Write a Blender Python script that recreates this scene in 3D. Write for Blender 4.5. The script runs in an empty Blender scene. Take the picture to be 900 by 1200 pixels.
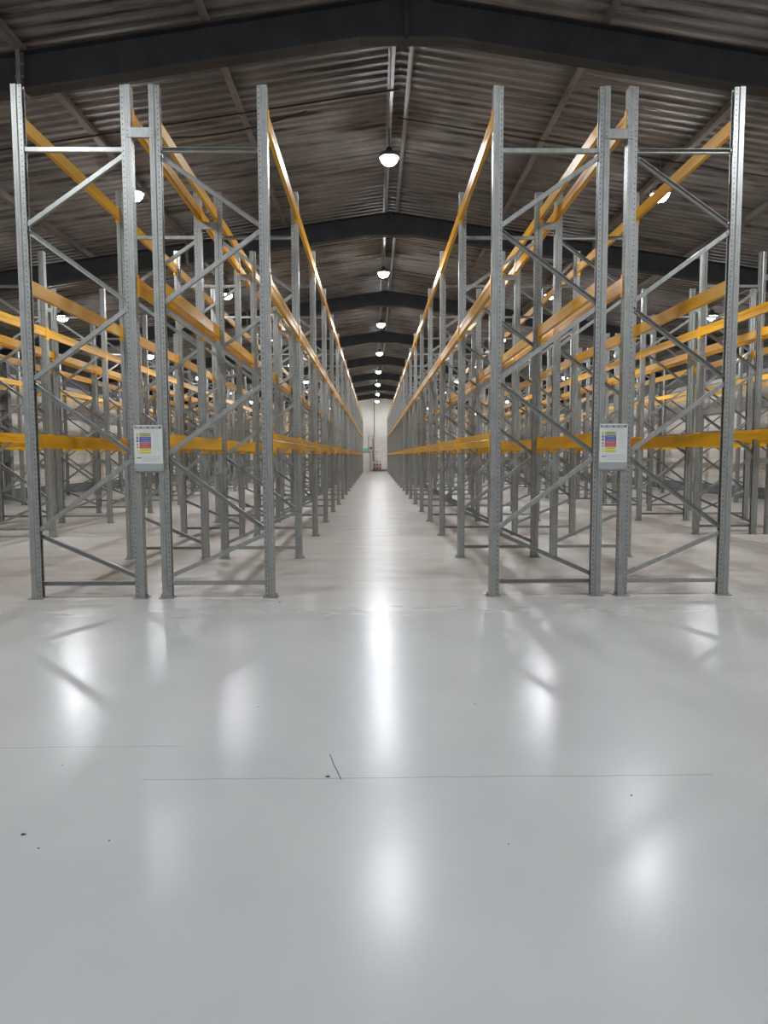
import bpy, bmesh, math, random
from mathutils import Vector, Matrix
random.seed(7)
S = bpy.context.scene
C = S.collection
PI = math.pi

# ------------------------------------------------------------------ materials
def mat(name, col=(.5, .5, .5), rough=.5, metal=0., spec=.5):
    m = bpy.data.materials.new(name); m.use_nodes = True
    b = m.node_tree.nodes['Principled BSDF']
    b.inputs['Base Color'].default_value = (*col, 1)
    b.inputs['Roughness'].default_value = rough
    b.inputs['Metallic'].default_value = metal
    b.inputs['Specular IOR Level'].default_value = spec
    return m

class N:
    """small helper around a node tree"""
    def __init__(s, m):
        s.t = m.node_tree; s.b = s.t.nodes['Principled BSDF']
    def n(s, kind, **kw):
        x = s.t.nodes.new(kind)
        for k, v in kw.items(): setattr(x, k, v)
        return x
    def link(s, a, b): s.t.links.new(a, b)
    def put(s, sock, v):
        if isinstance(v, (int, float)): sock.default_value = v
        elif isinstance(v, tuple): sock.default_value = v
        else: s.link(v, sock)
    def m(s, op, a, b=0., c=None):
        x = s.n('ShaderNodeMath', operation=op)
        s.put(x.inputs[0], a); s.put(x.inputs[1], b)
        if c is not None: s.put(x.inputs[2], c)
        return x.outputs[0]
    def coord(s, kind='Object'):
        return s.n('ShaderNodeTexCoord').outputs[kind]
    def xyz(s, v):
        x = s.n('ShaderNodeSeparateXYZ'); s.link(v, x.inputs[0]); return x.outputs
    def scale(s, v, sc):
        x = s.n('ShaderNodeMapping'); s.link(v, x.inputs[0]); x.inputs['Scale'].default_value = sc; return x.outputs[0]
    def noise(s, v, sc, det=3., rough=.55, dist=0.):
        x = s.n('ShaderNodeTexNoise'); s.link(v, x.inputs['Vector'])
        x.inputs['Scale'].default_value = sc; x.inputs['Detail'].default_value = det
        x.inputs['Roughness'].default_value = rough; x.inputs['Distortion'].default_value = dist
        return x.outputs['Fac']
    def ramp(s, f, stops):
        x = s.n('ShaderNodeValToRGB'); s.link(f, x.inputs[0])
        e = x.color_ramp.elements
        while len(e) < len(stops): e.new(.5)
        for i, (p, c) in enumerate(stops):
            e[i].position = p; e[i].color = (*c, 1) if len(c) == 3 else c
        return x.outputs[0]
    def mix(s, f, a, b):
        x = s.n('ShaderNodeMix', data_type='RGBA')
        s.put(x.inputs[0], f)
        for sock, v in ((x.inputs[6], a), (x.inputs[7], b)):
            if isinstance(v, tuple): sock.default_value = (*v, 1)
            else: s.link(v, sock)
        return x.outputs[2]
    def bump(s, h, st, d=.01):
        x = s.n('ShaderNodeBump'); x.inputs['Strength'].default_value = st; x.inputs['Distance'].default_value = d
        s.link(h, x.inputs['Height']); s.link(x.outputs[0], s.b.inputs['Normal'])

def g3(v): return (v, v, v)

def make_steel(name, holes):
    m = mat(name, (.42, .44, .43), .42, .55)
    k = N(m); v = k.coord()
    sp = k.noise(k.scale(v, (1, 1, .35)), 26., 4., .6)
    base = k.ramp(sp, [(.25, (.27, .278, .268)), (.75, (.38, .388, .374))])
    if holes:
        x, y, z = k.xyz(v)
        ay = k.m('ABSOLUTE', y)
        def row(u, u0, pitch, ru, rz):
            du = k.m('DIVIDE', k.m('SUBTRACT', u, u0), ru)
            fz = k.m('SUBTRACT', k.m('FRACT', k.m('DIVIDE', z, pitch)), .5)
            dz = k.m('DIVIDE', fz, rz / pitch)
            r = k.m('ADD', k.m('MULTIPLY', du, du), k.m('MULTIPLY', dz, dz))
            return k.m('LESS_THAN', r, 1.)
        side = k.m('MULTIPLY', row(x, .024, .025, .0038, .0045), k.m('GREATER_THAN', ay, .0455))
        back = k.m('MULTIPLY', row(x, -.030, .05, .006, .009), k.m('LESS_THAN', x, -.012))
        face = k.m('MULTIPLY', row(ay, .027, .05, .008, .014), k.m('GREATER_THAN', x, .0455))
        h = k.m('MAXIMUM', k.m('MAXIMUM', side, back), face)
        base = k.mix(k.m('MULTIPLY', h, .8), base, (.05, .052, .052))
        k.link(k.m('MULTIPLY_ADD', h, -.55, .55), k.b.inputs['Metallic'])
    k.link(base, k.b.inputs['Base Color'])
    k.link(k.ramp(sp, [(.2, g3(.34)), (.8, g3(.5))]), k.b.inputs['Roughness'])
    return m

M = {}
M['post'] = make_steel('galvanised_perforated_steel', True)
M['steel'] = make_steel('galvanised_steel', False)
m = M['beam'] = mat('yellow_orange_paint', (.78, .33, .012), .24, 0., .28)
k = N(m); v = k.coord()
sc = k.noise(k.scale(v, (3, .5, 5)), 1.3, 3., .5)
k.link(k.ramp(sc, [(.3, (.58, .285, .006)), (.62, (.80, .41, .006))]), k.b.inputs['Base Color'])
k.link(k.ramp(k.noise(v, 3., 2.), [(.3, g3(.28)), (.8, g3(.36))]), k.b.inputs['Roughness'])
M['clip'] = mat('orange_connector_paint', (.82, .39, .010), .32)

# floor: painted concrete, grey coat in front of the racking, warmer bare slab under it
m = M['floor'] = mat('sealed_concrete', (.5, .5, .5), .35, 0., .27)
k = N(m); v = k.coord(); x, y, z = k.xyz(v)
n1 = k.noise(v, .7, 5., .6); n2 = k.noise(k.scale(v, (.6, 2.2, 1)), 1.4, 6., .62); n3 = k.noise(v, 60., 3., .6)
cool = k.ramp(n1, [(.3, (.445, .453, .456)), (.7, (.51, .515, .512))])
warm = k.ramp(n2, [(.28, (.37, .335, .305)), (.5, (.47, .44, .41)), (.72, (.52, .495, .465))])
edge = k.m('ADD', y, k.m('MULTIPLY_ADD', n1, .5, -.25))
mr = k.n('ShaderNodeMapRange'); k.link(edge, mr.inputs[0]); mr.inputs[1].default_value = 5.6; mr.inputs[2].default_value = 8.4
col = k.mix(mr.outputs[0], cool, warm)
spk = k.ramp(n3, [(.30, g3(.86)), (.42, g3(1.))])
mm = k.n('ShaderNodeMix', data_type='RGBA', blend_type='MULTIPLY'); mm.inputs[0].default_value = .2
k.link(col, mm.inputs[6]); k.link(spk, mm.inputs[7]); col = mm.outputs[2]
def seg_line(y0, xa, xb, w):
    d = k.m('ABSOLUTE', k.m('SUBTRACT', k.m('ADD', y, k.m('MULTIPLY', k.noise(v, 3., 2.), .03)), y0 + .015))
    return k.m('MULTIPLY', k.m('LESS_THAN', d, w), k.m('MULTIPLY', k.m('GREATER_THAN', x, xa), k.m('LESS_THAN', x, xb)))
ln = k.m('MAXIMUM', seg_line(3.10, -1.05, 1.53, .0035), seg_line(3.47, -2.6, -.98, .003))
ln = k.m('MAXIMUM', ln, seg_line(7.03, -9, 9, .007))
ln = k.m('MAXIMUM', ln, k.m('MULTIPLY', k.m('LESS_THAN', k.m('ABSOLUTE', k.m('SUBTRACT', k.m('FRACT', k.m('DIVIDE', y, 5.6)), .5)), .0012), k.m('GREATER_THAN', y, 7.5)))
col = k.mix(k.m('MULTIPLY', ln, .45), col, (.12, .12, .12))
# chips in the coat
vo = k.n('ShaderNodeTexVoronoi'); k.link(v, vo.inputs['Vector']); vo.inputs['Scale'].default_value = 2.3
chip = k.m('LESS_THAN', vo.outputs['Distance'], .018)
col = k.mix(k.m('MULTIPLY', chip, .6), col, (.10, .10, .095))
k.link(col, k.b.inputs['Base Color'])
rn = k.noise(k.scale(v, (1.2, 3.2, 1)), 1.7, 3., .5)
rr = k.m('ADD', k.m('MULTIPLY_ADD', rn, .07, .195), k.m('MULTIPLY', mr.outputs[0], .13))
k.link(rr, k.b.inputs['Roughness'])
k.bump(k.noise(k.scale(v, (1, 2, 1)), 2.5, 2., .5), .02, .02)

# roof sheets: old painted metal, soot and rust marks along the ribs
m = M['roof'] = mat('aged_roof_sheet', (.2, .18, .17), .55)
k = N(m); v = k.coord()
a = k.noise(k.scale(v, (.35, 5., 1)), 1.5, 5., .65); b_ = k.noise(k.scale(v, (1., .5, 1)), .5, 4., .6)
c1 = k.ramp(a, [(.36, (.06, .05, .044)), (.48, (.225, .21, .20)), (.8, (.31, .295, .285))])
c2 = k.ramp(b_, [(.38, g3(.45)), (.6, g3(1.))])
mm = k.n('ShaderNodeMix', data_type='RGBA', blend_type='MULTIPLY'); mm.inputs[0].default_value = .8
k.link(c1, mm.inputs[6]); k.link(c2, mm.inputs[7]); k.link(mm.outputs[2], k.b.inputs['Base Color'])
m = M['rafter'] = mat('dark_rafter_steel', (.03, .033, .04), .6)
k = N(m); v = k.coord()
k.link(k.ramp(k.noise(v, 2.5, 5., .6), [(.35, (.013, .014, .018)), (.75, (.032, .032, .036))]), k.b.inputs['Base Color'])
m = M['purlin'] = mat('purlin_steel', (.13, .12, .115), .6)
k = N(m); v = k.coord()
k.link(k.ramp(k.noise(k.scale(v, (3, .6, 3)), 2., 4., .6), [(.35, (.09, .075, .065)), (.7, (.22, .205, .195))]), k.b.inputs['Base Color'])
M['rail'] = mat('grey_sheeting_rail', (.27, .28, .29), .5)
m = M['wall'] = mat('white_blockwork', (.7, .68, .65), .7)
k = N(m); v = k.coord(); x, y, z = k.xyz(v)
cb = k.n('ShaderNodeCombineXYZ'); k.link(k.m('ADD', x, y), cb.inputs[0]); k.link(z, cb.inputs[1])
br = k.n('ShaderNodeTexBrick'); k.link(cb.outputs[0], br.inputs['Vector']); br.inputs['Scale'].default_value = 1.
br.inputs['Brick Width'].default_value = .45; br.inputs['Row Height'].default_value = .225; br.inputs['Mortar Size'].default_value = .008
br.inputs['Color1'].default_value = (.77, .74, .69, 1); br.inputs['Color2'].default_value = (.71, .68, .63, 1); br.inputs['Mortar'].default_value = (.52, .50, .48, 1)
up = k.mix(k.m('GREATER_THAN', z, 3.05), br.outputs[0], k.ramp(k.noise(k.scale(v, (.5, .5, .2)), 1.5, 4.), [(.3, (.66, .63, .58)), (.7, (.78, .75, .70))]))
k.link(up, k.b.inputs['Base Color'])
M['skirt'] = mat('grey_skirting_paint', (.17, .185, .20), .5)
M['liner'] = mat('dark_upper_liner', (.12, .12, .125), .6)
M['lamp_body'] = mat('lamp_housing_metal', (.18, .18, .19), .4, .6)
m = M['lens'] = mat('lamp_lens', (1, 1, 1), .3)
m.node_tree.nodes['Principled BSDF'].inputs['Emission Color'].default_value = (.93, .97, 1, 1)
m.node_tree.nodes['Principled BSDF'].inputs['Emission Strength'].default_value = 215.
M['cable'] = mat('black_cable', (.015, .015, .015), .5)
M['white'] = mat('sign_white', (.60, .62, .61), .4)
M['sgrey'] = mat('sign_holder_grey', (.36, .38, .37), .4, .3)
M['ink'] = mat('sign_ink', (.07, .09, .08), .5)
M['pale_ink'] = mat('sign_pale_ink', (.42, .44, .46), .5)
M['yellow'] = mat('sign_yellow', (.62, .58, .12), .45)
M['olive'] = mat('sign_olive_yellow', (.40, .38, .12), .45)
M['blue'] = mat('sign_blue', (.09, .12, .32), .45)
M['red'] = mat('sign_red', (.47, .09, .10), .45)
M['ext_red'] = mat('extinguisher_red', (.42, .03, .03), .3)
M['black'] = mat('black_plastic', (.02, .02, .02), .4)
M['door'] = mat('white_door_paint', (.74, .73, .70), .45)
M['frame'] = mat('dark_door_frame', (.16, .16, .16), .5)
M['cabinet'] = mat('grey_cabinet', (.33, .34, .33), .5)
M['green'] = mat('exit_sign_green', (.16, .42, .26), .4)
N(M['green']).b.inputs['Emission Color'].default_value = (.2, .9, .5, 1)
N(M['green']).b.inputs['Emission Strength'].default_value = .15
M['debris'] = mat('dark_debris', (.05, .045, .04), .8)

# ------------------------------------------------------------------ mesh helpers
def box(bm, c, s, rot=None, mi=0):
    vs = []
    for dx in (-.5, .5):
        for dy in (-.5, .5):
            for dz in (-.5, .5):
                p = Vector((dx * s[0], dy * s[1], dz * s[2]))
                if rot is not None: p = rot @ p
                vs.append(bm.verts.new(p + Vector(c)))
    for f in ((0, 1, 3, 2), (4, 6, 7, 5), (0, 4, 5, 1), (2, 3, 7, 6), (0, 2, 6, 4), (1, 5, 7, 3)):
        bm.faces.new([vs[i] for i in f]).material_index = mi

def offset_line(pts, t):
    """open polyline -> closed outline with thickness t (to the left of travel)"""
    out = []
    n = len(pts)
    for i, p in enumerate(pts):
        p = Vector(p)
        ds = []
        if i > 0: ds.append((p - Vector(pts[i - 1])).normalized())
        if i < n - 1: ds.append((Vector(pts[i + 1]) - p).normalized())
        ns = [Vector((-d.y, d.x)) for d in ds]
        if len(ns) == 2:
            b = (ns[0] + ns[1]).normalized(); o = b * (t / max(.3, b.dot(ns[0])))
        else: o = ns[0] * t
        out.append(tuple(p + o))
    return [tuple(p) for p in pts] + out[::-1]

def prism(bm, outline, fn, lo, hi):
    """outline in 2D; fn(u, v, w) -> 3D; side faces plus strip caps (outline is a thickened line)"""
    a = [bm.verts.new(fn(u, v, lo)) for u, v in outline]
    b = [bm.verts.new(fn(u, v, hi)) for u, v in outline]
    n = len(outline)
    for i in range(n):
        j = (i + 1) % n
        bm.faces.new((a[i], a[j], b[j], b[i]))
    return a, b

def strip_prism(bm, pts, t, fn, lo, hi):
    ol = offset_line(pts, t)
    a, b = prism(bm, ol, fn, lo, hi)
    n = len(pts); m_ = len(ol)
    for i in range(n - 1):
        for q in (a, b):
            bm.faces.new((q[i], q[i + 1], q[m_ - 2 - i], q[m_ - 1 - i]))

def solid_prism(bm, outline, fn, lo, hi):
    a, b = prism(bm, outline, fn, lo, hi)
    bm.faces.new(a[::-1]); bm.faces.new(b)

def lathe(bm, prof, c=(0, 0, 0), seg=20):
    rings = []
    for r, z in prof:
        if r < 1e-6: rings.append([bm.verts.new((c[0], c[1], c[2] + z))])
        else: rings.append([bm.verts.new((c[0] + r * math.cos(2 * PI * i / seg), c[1] + r * math.sin(2 * PI * i / seg), c[2] + z)) for i in range(seg)])
    for A, B in zip(rings, rings[1:]):
        for i in range(seg):
            j = (i + 1) % seg
            if len(A) == 1 and len(B) == 1: continue
            if len(A) == 1: bm.faces.new((A[0], B[i], B[j]))
            elif len(B) == 1: bm.faces.new((A[i], A[j], B[0]))
            else: bm.faces.new((A[i], A[j], B[j], B[i]))

def tube(bm, pts, r, seg=8):
    rings = []
    pts = [Vector(p) for p in pts]
    for i, p in enumerate(pts):
        d = (pts[min(i + 1, len(pts) - 1)] - pts[max(i - 1, 0)]).normalized()
        up = Vector((0, 0, 1)) if abs(d.z) < .9 else Vector((1, 0, 0))
        u = d.cross(up).normalized(); w = d.cross(u)
        rings.append([bm.verts.new(p + u * r * math.cos(2 * PI * q / seg) + w * r * math.sin(2 * PI * q / seg)) for q in range(seg)])
    for A, B in zip(rings, rings[1:]):
        for i in range(seg):
            j = (i + 1) % seg
            bm.faces.new((A[i], A[j], B[j], B[i]))
    bm.faces.new(rings[0]); bm.faces.new(rings[-1][::-1])

def obj(name, bm, m, parent=None, loc=(0, 0, 0), rz=0, smooth=False):
    bmesh.ops.recalc_face_normals(bm, faces=bm.faces)
    me = bpy.data.meshes.new(name); bm.to_mesh(me); bm.free()
    for mm_ in (m if isinstance(m, (list, tuple)) else [m]): me.materials.append(M[mm_])
    if smooth:
        for p in me.polygons: p.use_smooth = True
    o = bpy.data.objects.new(name, me); C.objects.link(o)
    o.location = loc; o.rotation_euler.z = rz
    if parent: o.parent = parent
    return o

def tag(o, label, cat, group=None, kind=None):
    o['label'] = label; o['category'] = cat
    if group: o['group'] = group
    o['kind'] = kind or 'thing'
    return o
def thing(name, label, cat, loc=(0, 0, 0), rz=0, group=None):
    o = bpy.data.objects.new(name, None); C.objects.link(o)
    o.empty_display_size = .1
    o.location = loc; o.rotation_euler.z = rz
    return tag(o, label, cat, group)
def struct(name, bm, m, loc=(0, 0, 0)):
    o = obj(name, bm, m, loc=loc); o['kind'] = 'structure'; return o
def clone(o, parent=None):
    c = o.copy(); C.objects.link(c)
    if parent: c.parent = parent
    for ch in list(o.children): clone(ch, c)
    return c

# ------------------------------------------------------------------ layout (metres; camera looks along +y)
Y0, BAY, NF = 7.25, 2.8, 22           # first frame, bay length, frames per row
H, D = 5.042, 1.045                   # upright height, post spacing in a frame
CX, RZ, SL = .40, 7.085, .150          # ridge x, ridge height of sheets, roof slope
YB, YF = -13.0, 67.6                  # back and far walls
XL, XR = -12.3, 12.75                 # side walls
def roof(x): return RZ - SL * abs(x - CX)
RAFT = [1.35 + 7.5 * i - 7.5 for i in range(10)]
ORD = ['first', 'second', 'third', 'fourth', 'fifth', 'sixth', 'seventh', 'eighth', 'ninth', 'tenth', 'eleventh', 'twelfth',
       'thirteenth', 'fourteenth', 'fifteenth', 'sixteenth', 'seventeenth', 'eighteenth', 'nineteenth', 'twentieth', 'twenty-first', 'twenty-second']

# ------------------------------------------------------------------ shell
bm = bmesh.new(); box(bm, ((XL + XR) / 2, (YB + YF) / 2, -.1), (XR - XL + .6, YF - YB + .6, .2)); struct('floor', bm, 'floor')
for nm, x in (('wall_left', XL - .15), ('wall_right', XR + .15)):
    bm = bmesh.new(); box(bm, (x, (YB + YF) / 2, 3.0), (.3, YF - YB + .6, 6.0)); struct(nm, bm, 'wall')
for nm, y in (('wall_far', YF + .15), ('wall_near', YB - .15)):
    bm = bmesh.new()
    solid_prism(bm, [(XL, 0), (XR, 0), (XR, roof(XR) + .1), (CX, RZ + .1), (XL, roof(XL) + .1)], lambda u, v, w: (u, w, v), y - .15, y + .15)
    struct(nm, bm, 'wall')
for nm, x in (('left', XL + .012), ('right', XR - .012)):
    bm = bmesh.new(); box(bm, (x, (YB + YF) / 2, .19), (.024, YF - YB, .38)); struct('baseboard_' + nm, bm, 'skirt')
bm = bmesh.new(); box(bm, ((-.22 + XR) / 2, YF - .012, .1), (XR + .22, .024, .2)); struct('baseboard_far', bm, 'skirt')
# side wall rails and dark liner under the eaves
i = 1
for x, s in ((XL, 1), (XR, -1)):
    for z, h in ((2.25, .16), (3.1, .22), (4.0, .2)):
        bm = bmesh.new(); box(bm, (x + s * .05, (YB + YF) / 2, z), (.1, YF - YB, h)); struct('trim_%d' % i, bm, 'rail'); i += 1
    bm = bmesh.new(); box(bm, (x + s * .01, (YB + YF) / 2, 5.2), (.02, YF - YB, 1.9)); struct('trim_%d' % i, bm, 'liner'); i += 1

# roof: corrugated sheets, ribs run down the slope
bm = bmesh.new()
pitch = .2; ny = int((YF - YB) / pitch)
prof = [(0, 0), (.30, 0), (.42, .035), (.88, .035)]
rows = []
for j in range(ny):
    for u, dz in prof: rows.append((YB + (j + u) * pitch, dz))
rows.append((YF, 0))
cols = []
for y, dz in rows:
    cols.append([bm.verts.new((x, y, roof(x) + dz)) for x in (XL - .1, CX, XR + .1)] + [bm.verts.new((x, y, roof(x) + dz + .06)) for x in (XR + .1, CX, XL - .1)])
for A, B in zip(cols, cols[1:]):
    for q in range(6):
        r = (q + 1) % 6
        bm.faces.new((A[q], A[r], B[r], B[q]))
bm.faces.new(cols[0]); bm.faces.new(cols[-1][::-1])
struct('ceiling', bm, 'roof')

# purlins: Z sections along the hall
PUR = [-.14, .14, -2.4, 2.4, -4.6, 4.6, -6.8, 6.8, -9., 9., -11.2, 11.2]
PN = {-.14: 'pale ridge purlin on the left of the ridge line', .14: 'pale ridge purlin on the right of the ridge line'}
for dx in PUR:
    x = CX + dx; zt = roof(x) - .002
    bm = bmesh.new(); s = 1 if dx > 0 else -1
    zt = RZ - SL * (abs(dx) + .045) - .004
    strip_prism(bm, [(-.10, zt - .18), (0, zt - .18), (0, zt), (.06, zt)] if abs(dx) > 1 else [(-.05, zt - .18), (0, zt - .18), (0, zt), (.04, zt)], .006, lambda u, v, w: (x + u * s, w, v), YB, YF)
    o = obj('roof_purlin', bm, 'rail' if abs(dx) < 1 else 'purlin')
    side = 'left' if dx < 0 else 'right'
    lab = PN.get(dx) or 'long steel roof purlin, %s out from the ridge on the %s slope' % (ORD[int(abs(dx) / 2.2) - 1], side)
    tag(o, lab, 'purlin', 'roof purlins')

# rafters: portal frames with web, flanges, splice plates and apex haunch
def rafter(y, lab):
    t = thing('roof_rafter', lab, 'roof beam', (CX, y, 0), 0, 'dark portal rafters')
    def zt(x): return RZ - SL * abs(x) - .215
    dp = .43
    bm = bmesh.new()
    L, R = XL - CX + .02, XR - CX - .02
    ol = [(L, zt(L)), (0, zt(0)), (R, zt(R)), (R, zt(R) - dp), (.55, zt(.55) - dp), (0, zt(0) - dp - .08 + .0), (-.55, zt(-.55) - dp), (L, zt(L) - dp)]
    a, b = prism(bm, ol, lambda u, v, w: (u, w, v), -.008, .008)
    for q in (a, b):
        bm.faces.new((q[0], q[1], q[5], q[6], q[7])); bm.faces.new((q[1], q[2], q[3], q[4], q[5]))
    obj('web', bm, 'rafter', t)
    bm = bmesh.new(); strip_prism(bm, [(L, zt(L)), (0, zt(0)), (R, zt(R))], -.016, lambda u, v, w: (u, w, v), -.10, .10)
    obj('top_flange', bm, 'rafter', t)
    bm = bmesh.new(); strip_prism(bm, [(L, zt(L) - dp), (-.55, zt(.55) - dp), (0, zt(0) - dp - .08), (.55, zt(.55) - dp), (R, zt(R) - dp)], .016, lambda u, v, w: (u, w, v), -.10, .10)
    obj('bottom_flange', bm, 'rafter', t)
    for sx in (-4.55, 4.55):
        bm = bmesh.new(); box(bm, (sx, 0, zt(sx) - dp / 2), (.05, .21, dp + .05))
        for zz in (-.2, -.07, .07, .2):
            for yy in (-.07, .07):
                box(bm, (sx, yy, zt(sx) - dp / 2 + zz), (.10, .03, .03))
        obj('splice_plate', bm, 'purlin', t)
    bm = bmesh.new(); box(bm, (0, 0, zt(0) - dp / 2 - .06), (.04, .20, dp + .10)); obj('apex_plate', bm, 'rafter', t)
for i, y in enumerate(RAFT):
    lab = 'dark sloping steel roof rafter overhead, ' + ('out of view behind the camera' if i < 1 else 'just above the camera, before the racking' if i == 1 else
          'crossing just behind the tops of the first uprights' if i == 2 else '%s rafter seen from the camera' % ORD[i - 2])
    if i == 0: continue
    rafter(y, lab)
# wall columns under the rafters
pc = None
for i, y in enumerate(RAFT[2:]):
    for s, x in ((1, XL + .14), (-1, XR - .14)):
        bm = bmesh.new(); hz = RZ - SL * abs(x - CX) - .215 - .45
        for fx in (-.1, .1): box(bm, (fx, 0, hz / 2), (.014, .2, hz))
        box(bm, (0, 0, hz / 2), (.2, .01, hz))
        o = obj('wall_column', bm, 'rail', loc=(x, y + .001, 0))
        tag(o, 'grey steel column against the %s wall carrying the %s roof rafter' % ('left' if s > 0 else 'right', ORD[i]), 'column', 'wall columns')

# ------------------------------------------------------------------ upright frames
SEC = [(-.048, -.018), (-.048, -.036), (-.006, -.036), (.002, -.05), (.05, -.05), (.05, .05), (.002, .05), (-.006, .036), (-.048, .036), (-.048, .018)]
NODES = [(0, 4.43), (1, 3.70), (0, 2.95), (1, 2.20), (0, 1.45), (1, .68), (0, .20)]   # 0 = gap side, 1 = aisle side
def post_bm():
    bm = bmesh.new(); strip_prism(bm, SEC, .004, lambda u, v, w: (u, v, w), .008, H); return bm
def brace_bm(p, q, flip=0):
    """C channel between two points of the xz plane"""
    bm = bmesh.new()
    p, q = Vector((p[0], 0, p[1])), Vector((q[0], 0, q[1]))
    d = (q - p); L = d.length; d.normalize(); n = Vector((-d.z, 0, d.x))
    sec = [(-.021, .019), (-.021, -.019), (.021, -.019), (.021, .019)]
    sec = [(a, -b) for a, b in sec][::-1] if not flip else sec
    strip_prism(bm, sec, .003, lambda u, v, w: tuple(p + d * w + n * u + Vector((0, v, 0))), 0, L)
    for w in (.03, L - .03):
        c = p + d * w; box(bm, (c.x, -.024 if 1 else 0, c.z), (.014, .012, .014))
    return bm
def plate_bm():
    bm = bmesh.new(); box(bm, (.01, 0, .004), (.15, .13, .008))
    return bm
def bolt_bm():
    bm = bmesh.new(); lathe(bm, [(.0, .0), (.016, .0), (.016, .012), (.008, .013), (.008, .035), (0, .036)], seg=6); return bm
def node_x(side): return .044 if side == 0 else D - .044
def make_frame():
    t = thing('upright_frame', '', 'upright frame')
    for nm, x, rz in (('post', D, 0), ('post', 0, PI)):
        p = obj('post', post_bm(), 'post', t, (x, 0, 0), rz)
        obj('base_plate', plate_bm(), 'steel', p)
        obj('anchor_bolt', bolt_bm(), 'steel', p, (.068, .0, .008))
    for i, (a, b) in enumerate(zip(NODES, NODES[1:])):
        za = a[1] - (.03 if i else .045); zb = b[1] + (.03 if i < 5 else .03)
        obj('diagonal_brace', brace_bm((node_x(a[0]), za), (node_x(b[0]), zb), i % 2), 'steel', t)
    obj('horizontal_brace', brace_bm((.03, 4.445), (D - .03, 4.445)), 'steel', t)
    obj('horizontal_brace', brace_bm((.03, .155), (D - .03, .155), 1), 'steel', t)
    return t
frame0 = make_frame()
def join_meshes(root, name, mats):
    """one plain mesh of a thing, for its far copies"""
    bm = bmesh.new()
    def rec(o, mtx):
        mtx = mtx @ Matrix.Translation(o.location) @ Matrix.Rotation(o.rotation_euler.z, 4, 'Z')
        if o.data:
            n0 = len(bm.verts); f0 = len(bm.faces)
            bm.from_mesh(o.data); bm.verts.ensure_lookup_table(); bm.faces.ensure_lookup_table()
            for v_ in bm.verts[n0:]: v_.co = mtx @ v_.co
            mi = mats.index(o.data.materials[0].name)
            for f in bm.faces[f0:]: f.material_index = mi
        for ch in o.children: rec(ch, mtx)
    for ch in root.children: rec(ch, Matrix())
    me = bpy.data.meshes.new(name); bm.to_mesh(me); bm.free()
    for m_ in mats: me.materials.append(bpy.data.materials[m_])
    return me
far_frame = join_meshes(frame0, 'upright_frame', [M['post'].name, M['steel'].name])
for k_ in range(1): pass

# rows: gap/rear post x, orientation, beam levels (top of beam), first frame, last frame
LV1 = [('bottom', 1.685), ('middle', 3.235), ('top', 4.82)]
LV2 = [('lower', 1.83), ('upper', 3.71)]
ROWS = [
    ('L', 0, -2.125, 1, LV1, 0, 22), ('L', 1, -2.405, -1, LV1, 0, 22), ('L', 2, -6.87, 1, LV2, 0, 22), ('L', 3, -7.15, -1, LV2, 0, 22), ('L', 4, -11.65, 1, LV2, 2, 21),
    ('R', 0, 2.275, -1, LV1, 0, 22), ('R', 1, 2.555, 1, LV1, 0, 22), ('R', 2, 6.92, -1, LV2, 0, 22), ('R', 3, 7.20, 1, LV2, 0, 22), ('R', 4, 12.12, -1, LV2, 2, 21)]
def rowname(sd, n): return '%s rack row %s of the aisle' % (ORD[n], 'left' if sd == 'L' else 'right')
used = False
for sd, n, gx, s, lv, k0, k1 in ROWS:
    for kf in range(k0, k1):
        y = Y0 + kf * BAY + (.3 if n == 4 else 0)
        lab = 'grey galvanised upright frame, %s from the front, %s' % (ORD[kf], rowname(sd, n))
        if kf < 8 - n:
            f = frame0 if not used else clone(frame0); used = True
        else:
            f = bpy.data.objects.new('upright_frame', far_frame); C.objects.link(f)
        f.location = (gx, y, 0); f.rotation_euler.z = 0 if s > 0 else PI
        tag(f, lab, 'upright frame', 'grey upright frames')

# ------------------------------------------------------------------ pallet beams
BH, BW = .145, .045
def beam_bm():
    bm = bmesh.new()
    # box section with a stepped ledge and a seam groove on the outer face; outer face at u = 0, body towards -u
    ol = [(0, 0), (0, -.058), (-.004, -.062), (-.004, -.070), (0, -.074), (0, -BH), (-BW, -BH), (-BW, -.028), (-BW + .012, -.028), (-BW + .012, 0)]
    L = BAY - .112
    solid_prism(bm, ol, lambda u, v, w: (u, w, v), .056, .056 + L)
    return bm
def clip_bm(end):
    bm = bmesh.new()
    sg = 1 if end == 0 else -1
    y = .053 if end == 0 else BAY - .053
    box(bm, (-BW / 2, y, -.085), (BW + .004, .006, .215))
    box(bm, (.0045, y - sg * .024, -.085), (.005, .054, .215))
    return bm
def make_beam():
    t = thing('pallet_beam', '', 'pallet beam')
    obj('rail', beam_bm(), 'beam', t)
    obj('end_connector', clip_bm(0), 'clip', t); obj('end_connector', clip_bm(1), 'clip', t)
    return t
beam0 = make_beam()
far_beam = join_meshes(beam0, 'pallet_beam', [M['beam'].name, M['clip'].name])
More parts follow.
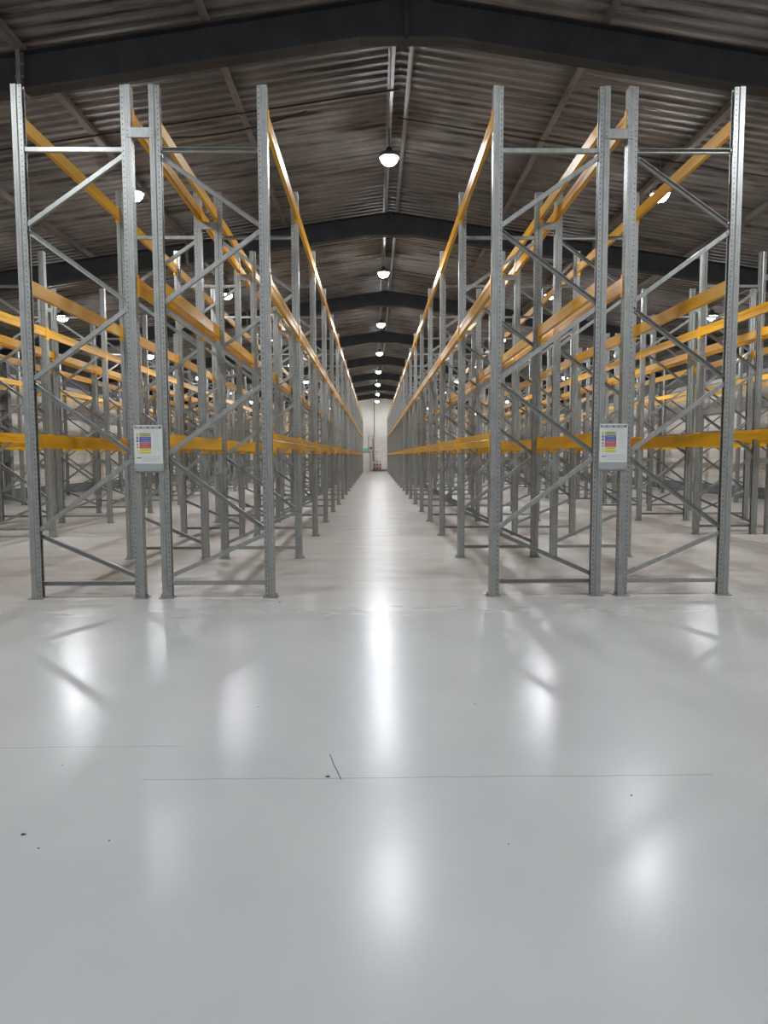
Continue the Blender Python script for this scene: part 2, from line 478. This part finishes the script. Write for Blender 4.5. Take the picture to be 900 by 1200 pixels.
# camera numbers are used only to rank the beams by size in the view
slots = []
for sd, n, gx, s, lv, k0, k1 in ROWS:
    for kb in range(k0, k1 - 1):
        for lname, z in lv:
            for face in (1, 0):
                # aisle face (1) or rear face (0) of the row
                x = gx + s * (D + .05) if face else gx - s * .05
                out = s if face else -s
                y = Y0 + kb * BAY + (.3 if n == 4 else 0)
                vis = abs(x) / (y + BAY) < .56
                slots.append((not vis, y + .25 * abs(x), sd, n, kb, lname, z, face, x, out, y))
slots.sort()
for i, (nv, dd, sd, n, kb, lname, z, face, x, out, y) in enumerate(slots[:300]):
    if kb < 6: b = beam0 if i == 0 else clone(beam0)
    else: b = bpy.data.objects.new('pallet_beam', far_beam); C.objects.link(b)
    if out > 0: b.location = (x, y, z)
    else: b.location = (x, y + BAY, z); b.rotation_euler.z = PI
    tag(b, 'orange %s beam, %s face, %s bay, %s' % (lname, 'aisle' if face else 'rear', ORD[kb], rowname(sd, n)), 'pallet beam', 'orange pallet beams')
bm = bmesh.new()
for (nv, dd, sd, n, kb, lname, z, face, x, out, y) in slots[300:]:
    xc = x - out * BW / 2
    box(bm, (xc, y + BAY / 2, z - BH / 2), (BW, BAY - .112, BH))
    for yy in (y + .03, y + BAY - .03): box(bm, (x + out * .0045, yy, z - .085), (.005, .054, .215), mi=1)
o = obj('pallet_beams', bm, ['beam', 'clip'])
tag(o, 'orange pallet beams continuing down the far end of the rack rows', 'pallet beam', None, 'stuff')

# ------------------------------------------------------------------ row spacers between back-to-back frames
def spacer_bm():
    bm = bmesh.new(); w = .285
    strip_prism(bm, [(.0, -.045), (-.0, -.045), (-.0, .045)][1:], .003, lambda u, v, q: (q, u, v), -w / 2 + .005, w / 2 - .005)
    box(bm, (0, .014, .045), (w - .11, .03, .003)); box(bm, (0, .014, -.045), (w - .11, .03, .003))
    for sx in (-1, 1):
        for dz in (-.02, .02): lathe(bm, [(0, -.008), (.009, -.006), (.009, .0), (0, .0)], (sx * .119, -.005, dz), 6)
    return bm
sp0 = obj('row_spacer', spacer_bm(), 'steel')
first = True
for sd, xm, pr, km in (('L', -2.265, 'first two', 22), ('R', 2.415, 'first two', 22), ('L', -7.01, 'third and fourth', 12), ('R', 7.06, 'third and fourth', 12)):
    for kf in range(km):
        for hn, z in (('upper', 4.59), ('lower', 1.335)):
            o = sp0 if first else sp0.copy()
            if not first: C.objects.link(o)
            first = False
            o.location = (xm, Y0 + kf * BAY - .055, z)
            tag(o, '%s grey spacer joining %s frames, %s rows %s of the aisle' % (hn, ORD[kf], pr, 'left' if sd == 'L' else 'right'), 'row spacer', 'row spacers')

# ------------------------------------------------------------------ load notice signs on the end frames
def sign(x, sd):
    t = thing('load_notice_sign', 'white rack notice with yellow, blue and red bands on the %s rack end' % ('left' if sd == 'L' else 'right'), 'sign', (x, Y0 - .066, 1.535))
    W, Hh = .29, .46
    def b(name, m, u, v, w, h, dy=0, par=t):
        bm = bmesh.new(); box(bm, (u, -.003 - dy / 2, v), (w, .002 + dy, h)); return obj(name, bm, m, par)
    bm = bmesh.new(); box(bm, (0, .0, 0), (W, .004, Hh)); obj('backing_plate', bm, 'sgrey', t)
    pz = .035
    paper = b('paper_notice', 'white', 0, pz, W - .01, .385)
    b('header_band', 'ink', 0, pz + .168, W - .03, .022, .001, paper)
    bm = bmesh.new(); xx = -.115
    for w in (.05, .06, .04, .055):
        for q in range(int(w / .009)): box(bm, (xx + q * .009, -.0048, pz + .168), (.006, .001, .011))
        xx += w + .008
    obj('header_lettering', bm, 'white', paper)
    bm = bmesh.new()
    for r_, (a, e) in enumerate(((-.095, .10), (-.06, .06))):
        q = a
        while q < e:
            w = random.uniform(.008, .02); box(bm, (q + w / 2, -.0043, pz + .143 - r_ * .012), (w, .001, .005)); q += w + .005
    for r_ in range(11): box(bm, (.083, -.0043, pz + .115 - r_ * .0165), (random.uniform(.055, .075), .001, .0035))
    obj('fine_print', bm, 'pale_ink', paper)
    bm = bmesh.new()
    box(bm, (-.095, -.0043, pz - .133), (.05, .001, .008))
    for r_ in range(3): box(bm, (.03, -.0043, pz - .122 - r_ * .02), (.19, .001, .002))
    obj('footer_lettering', bm, 'ink', paper)
    for nm, c, z, h in (('olive_band', 'olive', .100, .034), ('blue_band', 'blue', .050, .058), ('red_band', 'red', -.010, .056), ('yellow_band', 'yellow', -.067, .054)):
        q = b(nm, c, -.03, pz + z, .115, h, .0015, paper)
        bm = bmesh.new()
        for r_ in range(2): box(bm, (-.03, -.0052, pz + z + (.5 - r_) * h * .5), (.08, .001, .0035))
        obj('band_lettering', bm, 'pale_ink' if c in ('blue', 'red') else 'ink', q)
        bm = bmesh.new()
        for dz in (.25, -.25):
            cz = pz + z + dz * h
            if c == 'blue':
                vs = [bm.verts.new((-.108 + .012 * math.cos(a * PI / 6), -.0046, cz + .012 * math.sin(a * PI / 6))) for a in range(12)]
            else:
                vs = [bm.verts.new((-.108 + dx, -.0046, cz + dz_)) for dx, dz_ in ((-.012, -.010), (.012, -.010), (0, .012))]
            f = bm.faces.new(vs); r2 = bmesh.ops.extrude_face_region(bm, geom=[f])
            for v_ in r2['geom']:
                if isinstance(v_, bmesh.types.BMVert): v_.co.y += .001
        obj('safety_symbol', bm, c, paper)
    bm = bmesh.new()
    for sx in (-1, 1):
        for sz in (-1, 1): lathe(bm, [(0, 0), (.006, 0), (.006, .004), (0, .005)], (sx * .13, -.004, sz * .215), 8)
    obj('fixing_screws', bm, 'ink', t)
    return t
sign(-2.265, 'L'); sign(2.418, 'R')

# ------------------------------------------------------------------ high bay lamps
def lamp_parts():
    t = thing('high_bay_lamp', '', 'ceiling lamp')
    bm = bmesh.new(); lathe(bm, [(0, .16), (.05, .16), (.06, .09), (.13, .075), (.165, .05), (.17, .0), (.155, -.01), (.15, .012), (0, .012)], seg=24); obj('housing', bm, 'lamp_body', t, smooth=True)
    bm = bmesh.new(); lathe(bm, [(0, -.125), (.05, -.12), (.095, -.10), (.13, -.062), (.148, -.01), (.148, .010), (0, .010)], seg=20); obj('lens', bm, 'lens', t, smooth=True)
    return t
lamp0 = lamp_parts()
first = True
for j, (dx, z, nm) in enumerate(((0, 6.40, 'hanging along the ridge over the aisle'), (-4.4, 5.82, 'in the row left of the ridge'), (4.4, 5.82, 'in the row right of the ridge'),
                           (-8.85, 5.24, 'in the outermost row on the left'), (8.85, 5.24, 'in the outermost row on the right'))):
    for i in range(-2, 8):
        y = 12.2 + 7.5 * i if i else 12.25
        if y > YF: continue
        x = (.27 if dx == 0 else .42 + dx)
        t = lamp0 if (j == 4 and i == 7) else clone(lamp0)
        t.location = (x, y, z)
        pos = ('behind the camera' if i == -2 else 'above the camera') if i < 0 else '%s from the camera' % ORD[i]
        tag(t, 'bright round high bay lamp, %s, %s' % (pos, nm), 'ceiling lamp', 'high bay lamps')
        bm = bmesh.new(); tube(bm, [(0, 0, .155), (0, 0, (RZ - SL * .185 - .1845 if dx == 0 else roof(x) + .01) - z)], .012, 8)
        obj('suspension_rod', bm, 'lamp_body', t)
        L = bpy.data.lights.new('lamp_light', 'AREA'); L.shape = 'DISK'; L.size = .22; L.energy = 62; L.color = (.93, .97, 1.)
        lo = bpy.data.objects.new('lamp_light', L); C.objects.link(lo); lo.parent = t; lo.location = (0, 0, -.13)

# overhead conduits and a sagging cable under the roof
def zr(x): return roof(x) - .03
bm = bmesh.new(); tube(bm, [(x, 11.0, zr(x) - .174) for x in (-12.0, -8., -4., 0, CX)], .014); tag(obj('conduit', bm, 'cable'), 'thin black conduit crossing the left roof slope before the first ridge lamp', 'conduit')
bm = bmesh.new(); tube(bm, [(CX, 11.9, zr(CX) - .174), (4, 11.9, zr(4) - .174), (8, 11.9, zr(8) - .174), (12.2, 11.9, zr(12.2) - .174)], .010); tag(obj('conduit', bm, 'cable'), 'thin black conduit crossing the right roof slope beyond the first uprights', 'conduit')
bm = bmesh.new(); tube(bm, [(-3.6 + 2.6 * q / 12, 11.2, zr(-3.6 + 2.6 * q / 12) - .19 - .14 * math.sin(PI * q / 12)) for q in range(13)], .012); tag(obj('cable', bm, 'cable'), 'slack black cable drooping below the conduit on the left roof slope', 'cable')

# ------------------------------------------------------------------ far wall things
y = YF
def wb(name, m, x0, x1, z0, z1, d, par=None, off=0.):
    bm = bmesh.new(); box(bm, ((x0 + x1) / 2, y - off - d / 2, (z0 + z1) / 2), (x1 - x0, d, z1 - z0)); return obj(name, bm, m, par)
d_ = wb('door_1', 'door', -1.30, -.42, .0, 1.80, .05); d_['kind'] = 'structure'
wb('door_frame', 'frame', -1.36, -.36, 1.80, 1.88, .09, d_); wb('door_jamb', 'frame', -.42, -.36, 0, 1.80, .09, d_); wb('door_jamb', 'frame', -1.36, -1.30, 0, 1.80, .09, d_)
bm = bmesh.new(); tube(bm, [(-.52, y - .05, .95), (-.52, y - .10, .95), (-.66, y - .10, .95)], .012); obj('door_handle', bm, 'steel', d_)
t = thing('exit_sign', 'green emergency exit sign above the door at the far wall', 'sign', (-.82, y, 2.12))
bm = bmesh.new(); box(bm, (0, -.03, 0), (.5, .06, .30)); obj('light_box', bm, 'white', t)
bm = bmesh.new(); box(bm, (0, -.065, 0), (.46, .01, .22)); obj('sign_panel', bm, 'green', t)
t = thing('fire_alarm_bell', 'round red fire alarm bell on the far wall beside the exit sign', 'alarm bell', (-.33, y, 2.22))
bm = bmesh.new(); lathe(bm, [(0, .09), (.05, .085), (.10, .05), (.12, 0), (0, 0)], seg=20)
for v_ in bm.verts: v_.co = Vector((v_.co.x, -v_.co.z, v_.co.y))
obj('gong', bm, 'ext_red', t, smooth=True)
bm = bmesh.new(); box(bm, (0, -.01, 0), (.12, .02, .12)); obj('mount', bm, 'black', t)
t = thing('pipe_run', 'thin grey pipe dropping down the far wall with a square side loop', 'pipe')
bm = bmesh.new(); tube(bm, [(0, y - .05, 6.4), (0, y - .05, 3.2)], .03); obj('drop_pipe', bm, 'frame', t)
bm = bmesh.new(); tube(bm, [(.03, y - .05, 3.34), (-.54, y - .05, 3.34), (-.54, y - .05, 1.95)], .025); obj('side_loop', bm, 'frame', t)
t = thing('electrical_cabinet', 'tall narrow grey electrical cabinet on the far wall below the pipe', 'cabinet')
wb('cabinet_body', 'cabinet', -.20, .02, 1.0, 3.18, .14, t); wb('cabinet_door', 'rail', -.18, 0, 1.05, 3.1, .01, t, .14)
for x, lab in ((-.10, 'small red call point on the grey cabinet at the far wall'), (.22, 'small red call point on the white far wall right of the cabinet')):
    t = thing('call_point', lab, 'call point'); o_ = .15 if x < 0 else 0
    wb('case', 'ext_red', x - .05, x + .05, 1.78, 1.90, .05, t, o_); wb('glass_panel', 'white', x - .025, x + .025, 1.81, 1.87, .004, t, .05 + o_)
for x, nm in ((.0, 'left'), (.27, 'middle'), (.54, 'right')):
    t = thing('fire_extinguisher', 'red fire extinguisher at the far wall, %s of the three in a row' % nm, 'fire extinguisher', (x, y - .14, .24), 0, 'fire extinguishers')
    bm = bmesh.new(); lathe(bm, [(0, 0), (.075, 0), (.085, .02), (.085, .40), (.06, .46), (.025, .49), (.025, .52), (0, .52)], seg=16); obj('cylinder', bm, 'ext_red', t, smooth=True)
    bm = bmesh.new(); box(bm, (0, -.02, .55), (.03, .12, .03)); box(bm, (0, -.02, .59), (.02, .12, .015)); obj('handle', bm, 'black', t)
    bm = bmesh.new(); tube(bm, [(0, -.05, .54), (.07, -.08, .48), (.10, -.03, .3), (.10, 0, .12)], .012); obj('hose', bm, 'black', t)
    bm = bmesh.new(); box(bm, (0, -.0855, .25), (.09, .004, .14)); obj('paper_label', bm, 'white', t)
    bm = bmesh.new(); box(bm, (0, .07, .28), (.10, .14 - .085 * 0, .05)); box(bm, (0, 0.1, .0), (.14, .07, .02)); obj('wall_bracket', bm, 'black', t)
    t = thing('extinguisher_sign', 'small red notice on the far wall above the %s fire extinguisher' % nm, 'sign', (x, y, .96), 0, 'notices above the extinguishers')
    bm = bmesh.new(); box(bm, (0, -.006, 0), (.12, .01, .16)); obj('plate', bm, 'red', t)
    bm = bmesh.new(); box(bm, (0, -.012, -.04), (.09, .003, .03)); obj('pictogram', bm, 'white', t)

# ------------------------------------------------------------------ bits on the floor
def bit(x, yy, r, lab, name='debris_chip'):
    bm = bmesh.new(); n = 7
    a = [bm.verts.new((r * random.uniform(.6, 1.1) * math.cos(2 * PI * q / n), r * random.uniform(.5, .9) * math.sin(2 * PI * q / n), 0)) for q in range(n)]
    top = bm.verts.new((0, 0, r * .5))
    for q in range(n): bm.faces.new((a[q], a[(q + 1) % n], top))
    bm.faces.new(a[::-1])
    tag(obj(name, bm, 'debris', loc=(x, yy, 0)), lab, 'debris')
bit(-.217, 3.115, .014, 'small dark crumb of debris by the floor joint left of centre')
bit(-1.357, 2.643, .014, 'dark flat crumb on the floor near the left edge')
bit(-1.252, 2.545, .006, 'tiny dark speck just below the flat crumb on the left')
bit(-1.009, 2.594, .006, 'tiny dark speck right of the flat crumb on the left')
bit(1.091, 2.91, .008, 'pale brown chip below the joint on the right of the floor')
bit(.495, 2.541, .005, 'tiny dark speck on the floor right of the centre reflection')
bit(-.95, 6.98, .014, 'dark crumb beside the foot of the front aisle upright on the left')
bm = bmesh.new(); tube(bm, [(-.222, 3.35, .003), (-.20, 3.25, .003), (-.175, 3.16, .003), (-.155, 3.08, .003)], .0013, 6)
tag(obj('wire_offcut', bm, 'debris'), 'thin bent wire offcut crossing the floor joint left of centre', 'wire')

# ------------------------------------------------------------------ camera
cd = bpy.data.cameras.new('camera'); cam = bpy.data.objects.new('camera', cd); C.objects.link(cam)
cd.sensor_fit = 'HORIZONTAL'; cd.sensor_width = 36.; cd.lens = 832. / 900. * 36.
cd.clip_end = 300; cd.clip_start = .05
yaw, pit, rol, h = .0133, .0785, -.0033, 1.4461
cam.matrix_world = Matrix.Translation((0, 0, h)) @ Matrix.Rotation(-yaw, 4, 'Z') @ Matrix.Rotation(PI / 2 - pit, 4, 'X') @ Matrix.Rotation(rol, 4, 'Z')
S.camera = cam
w = bpy.data.worlds.new('world'); S.world = w; w.use_nodes = True
w.node_tree.nodes['Background'].inputs[0].default_value = (.02, .02, .02, 1)
S.view_settings.view_transform = 'Standard'; S.view_settings.look = 'None'; S.view_settings.gamma = 1
S.view_settings.use_curve_mapping = False
S.view_settings.exposure = 0.0
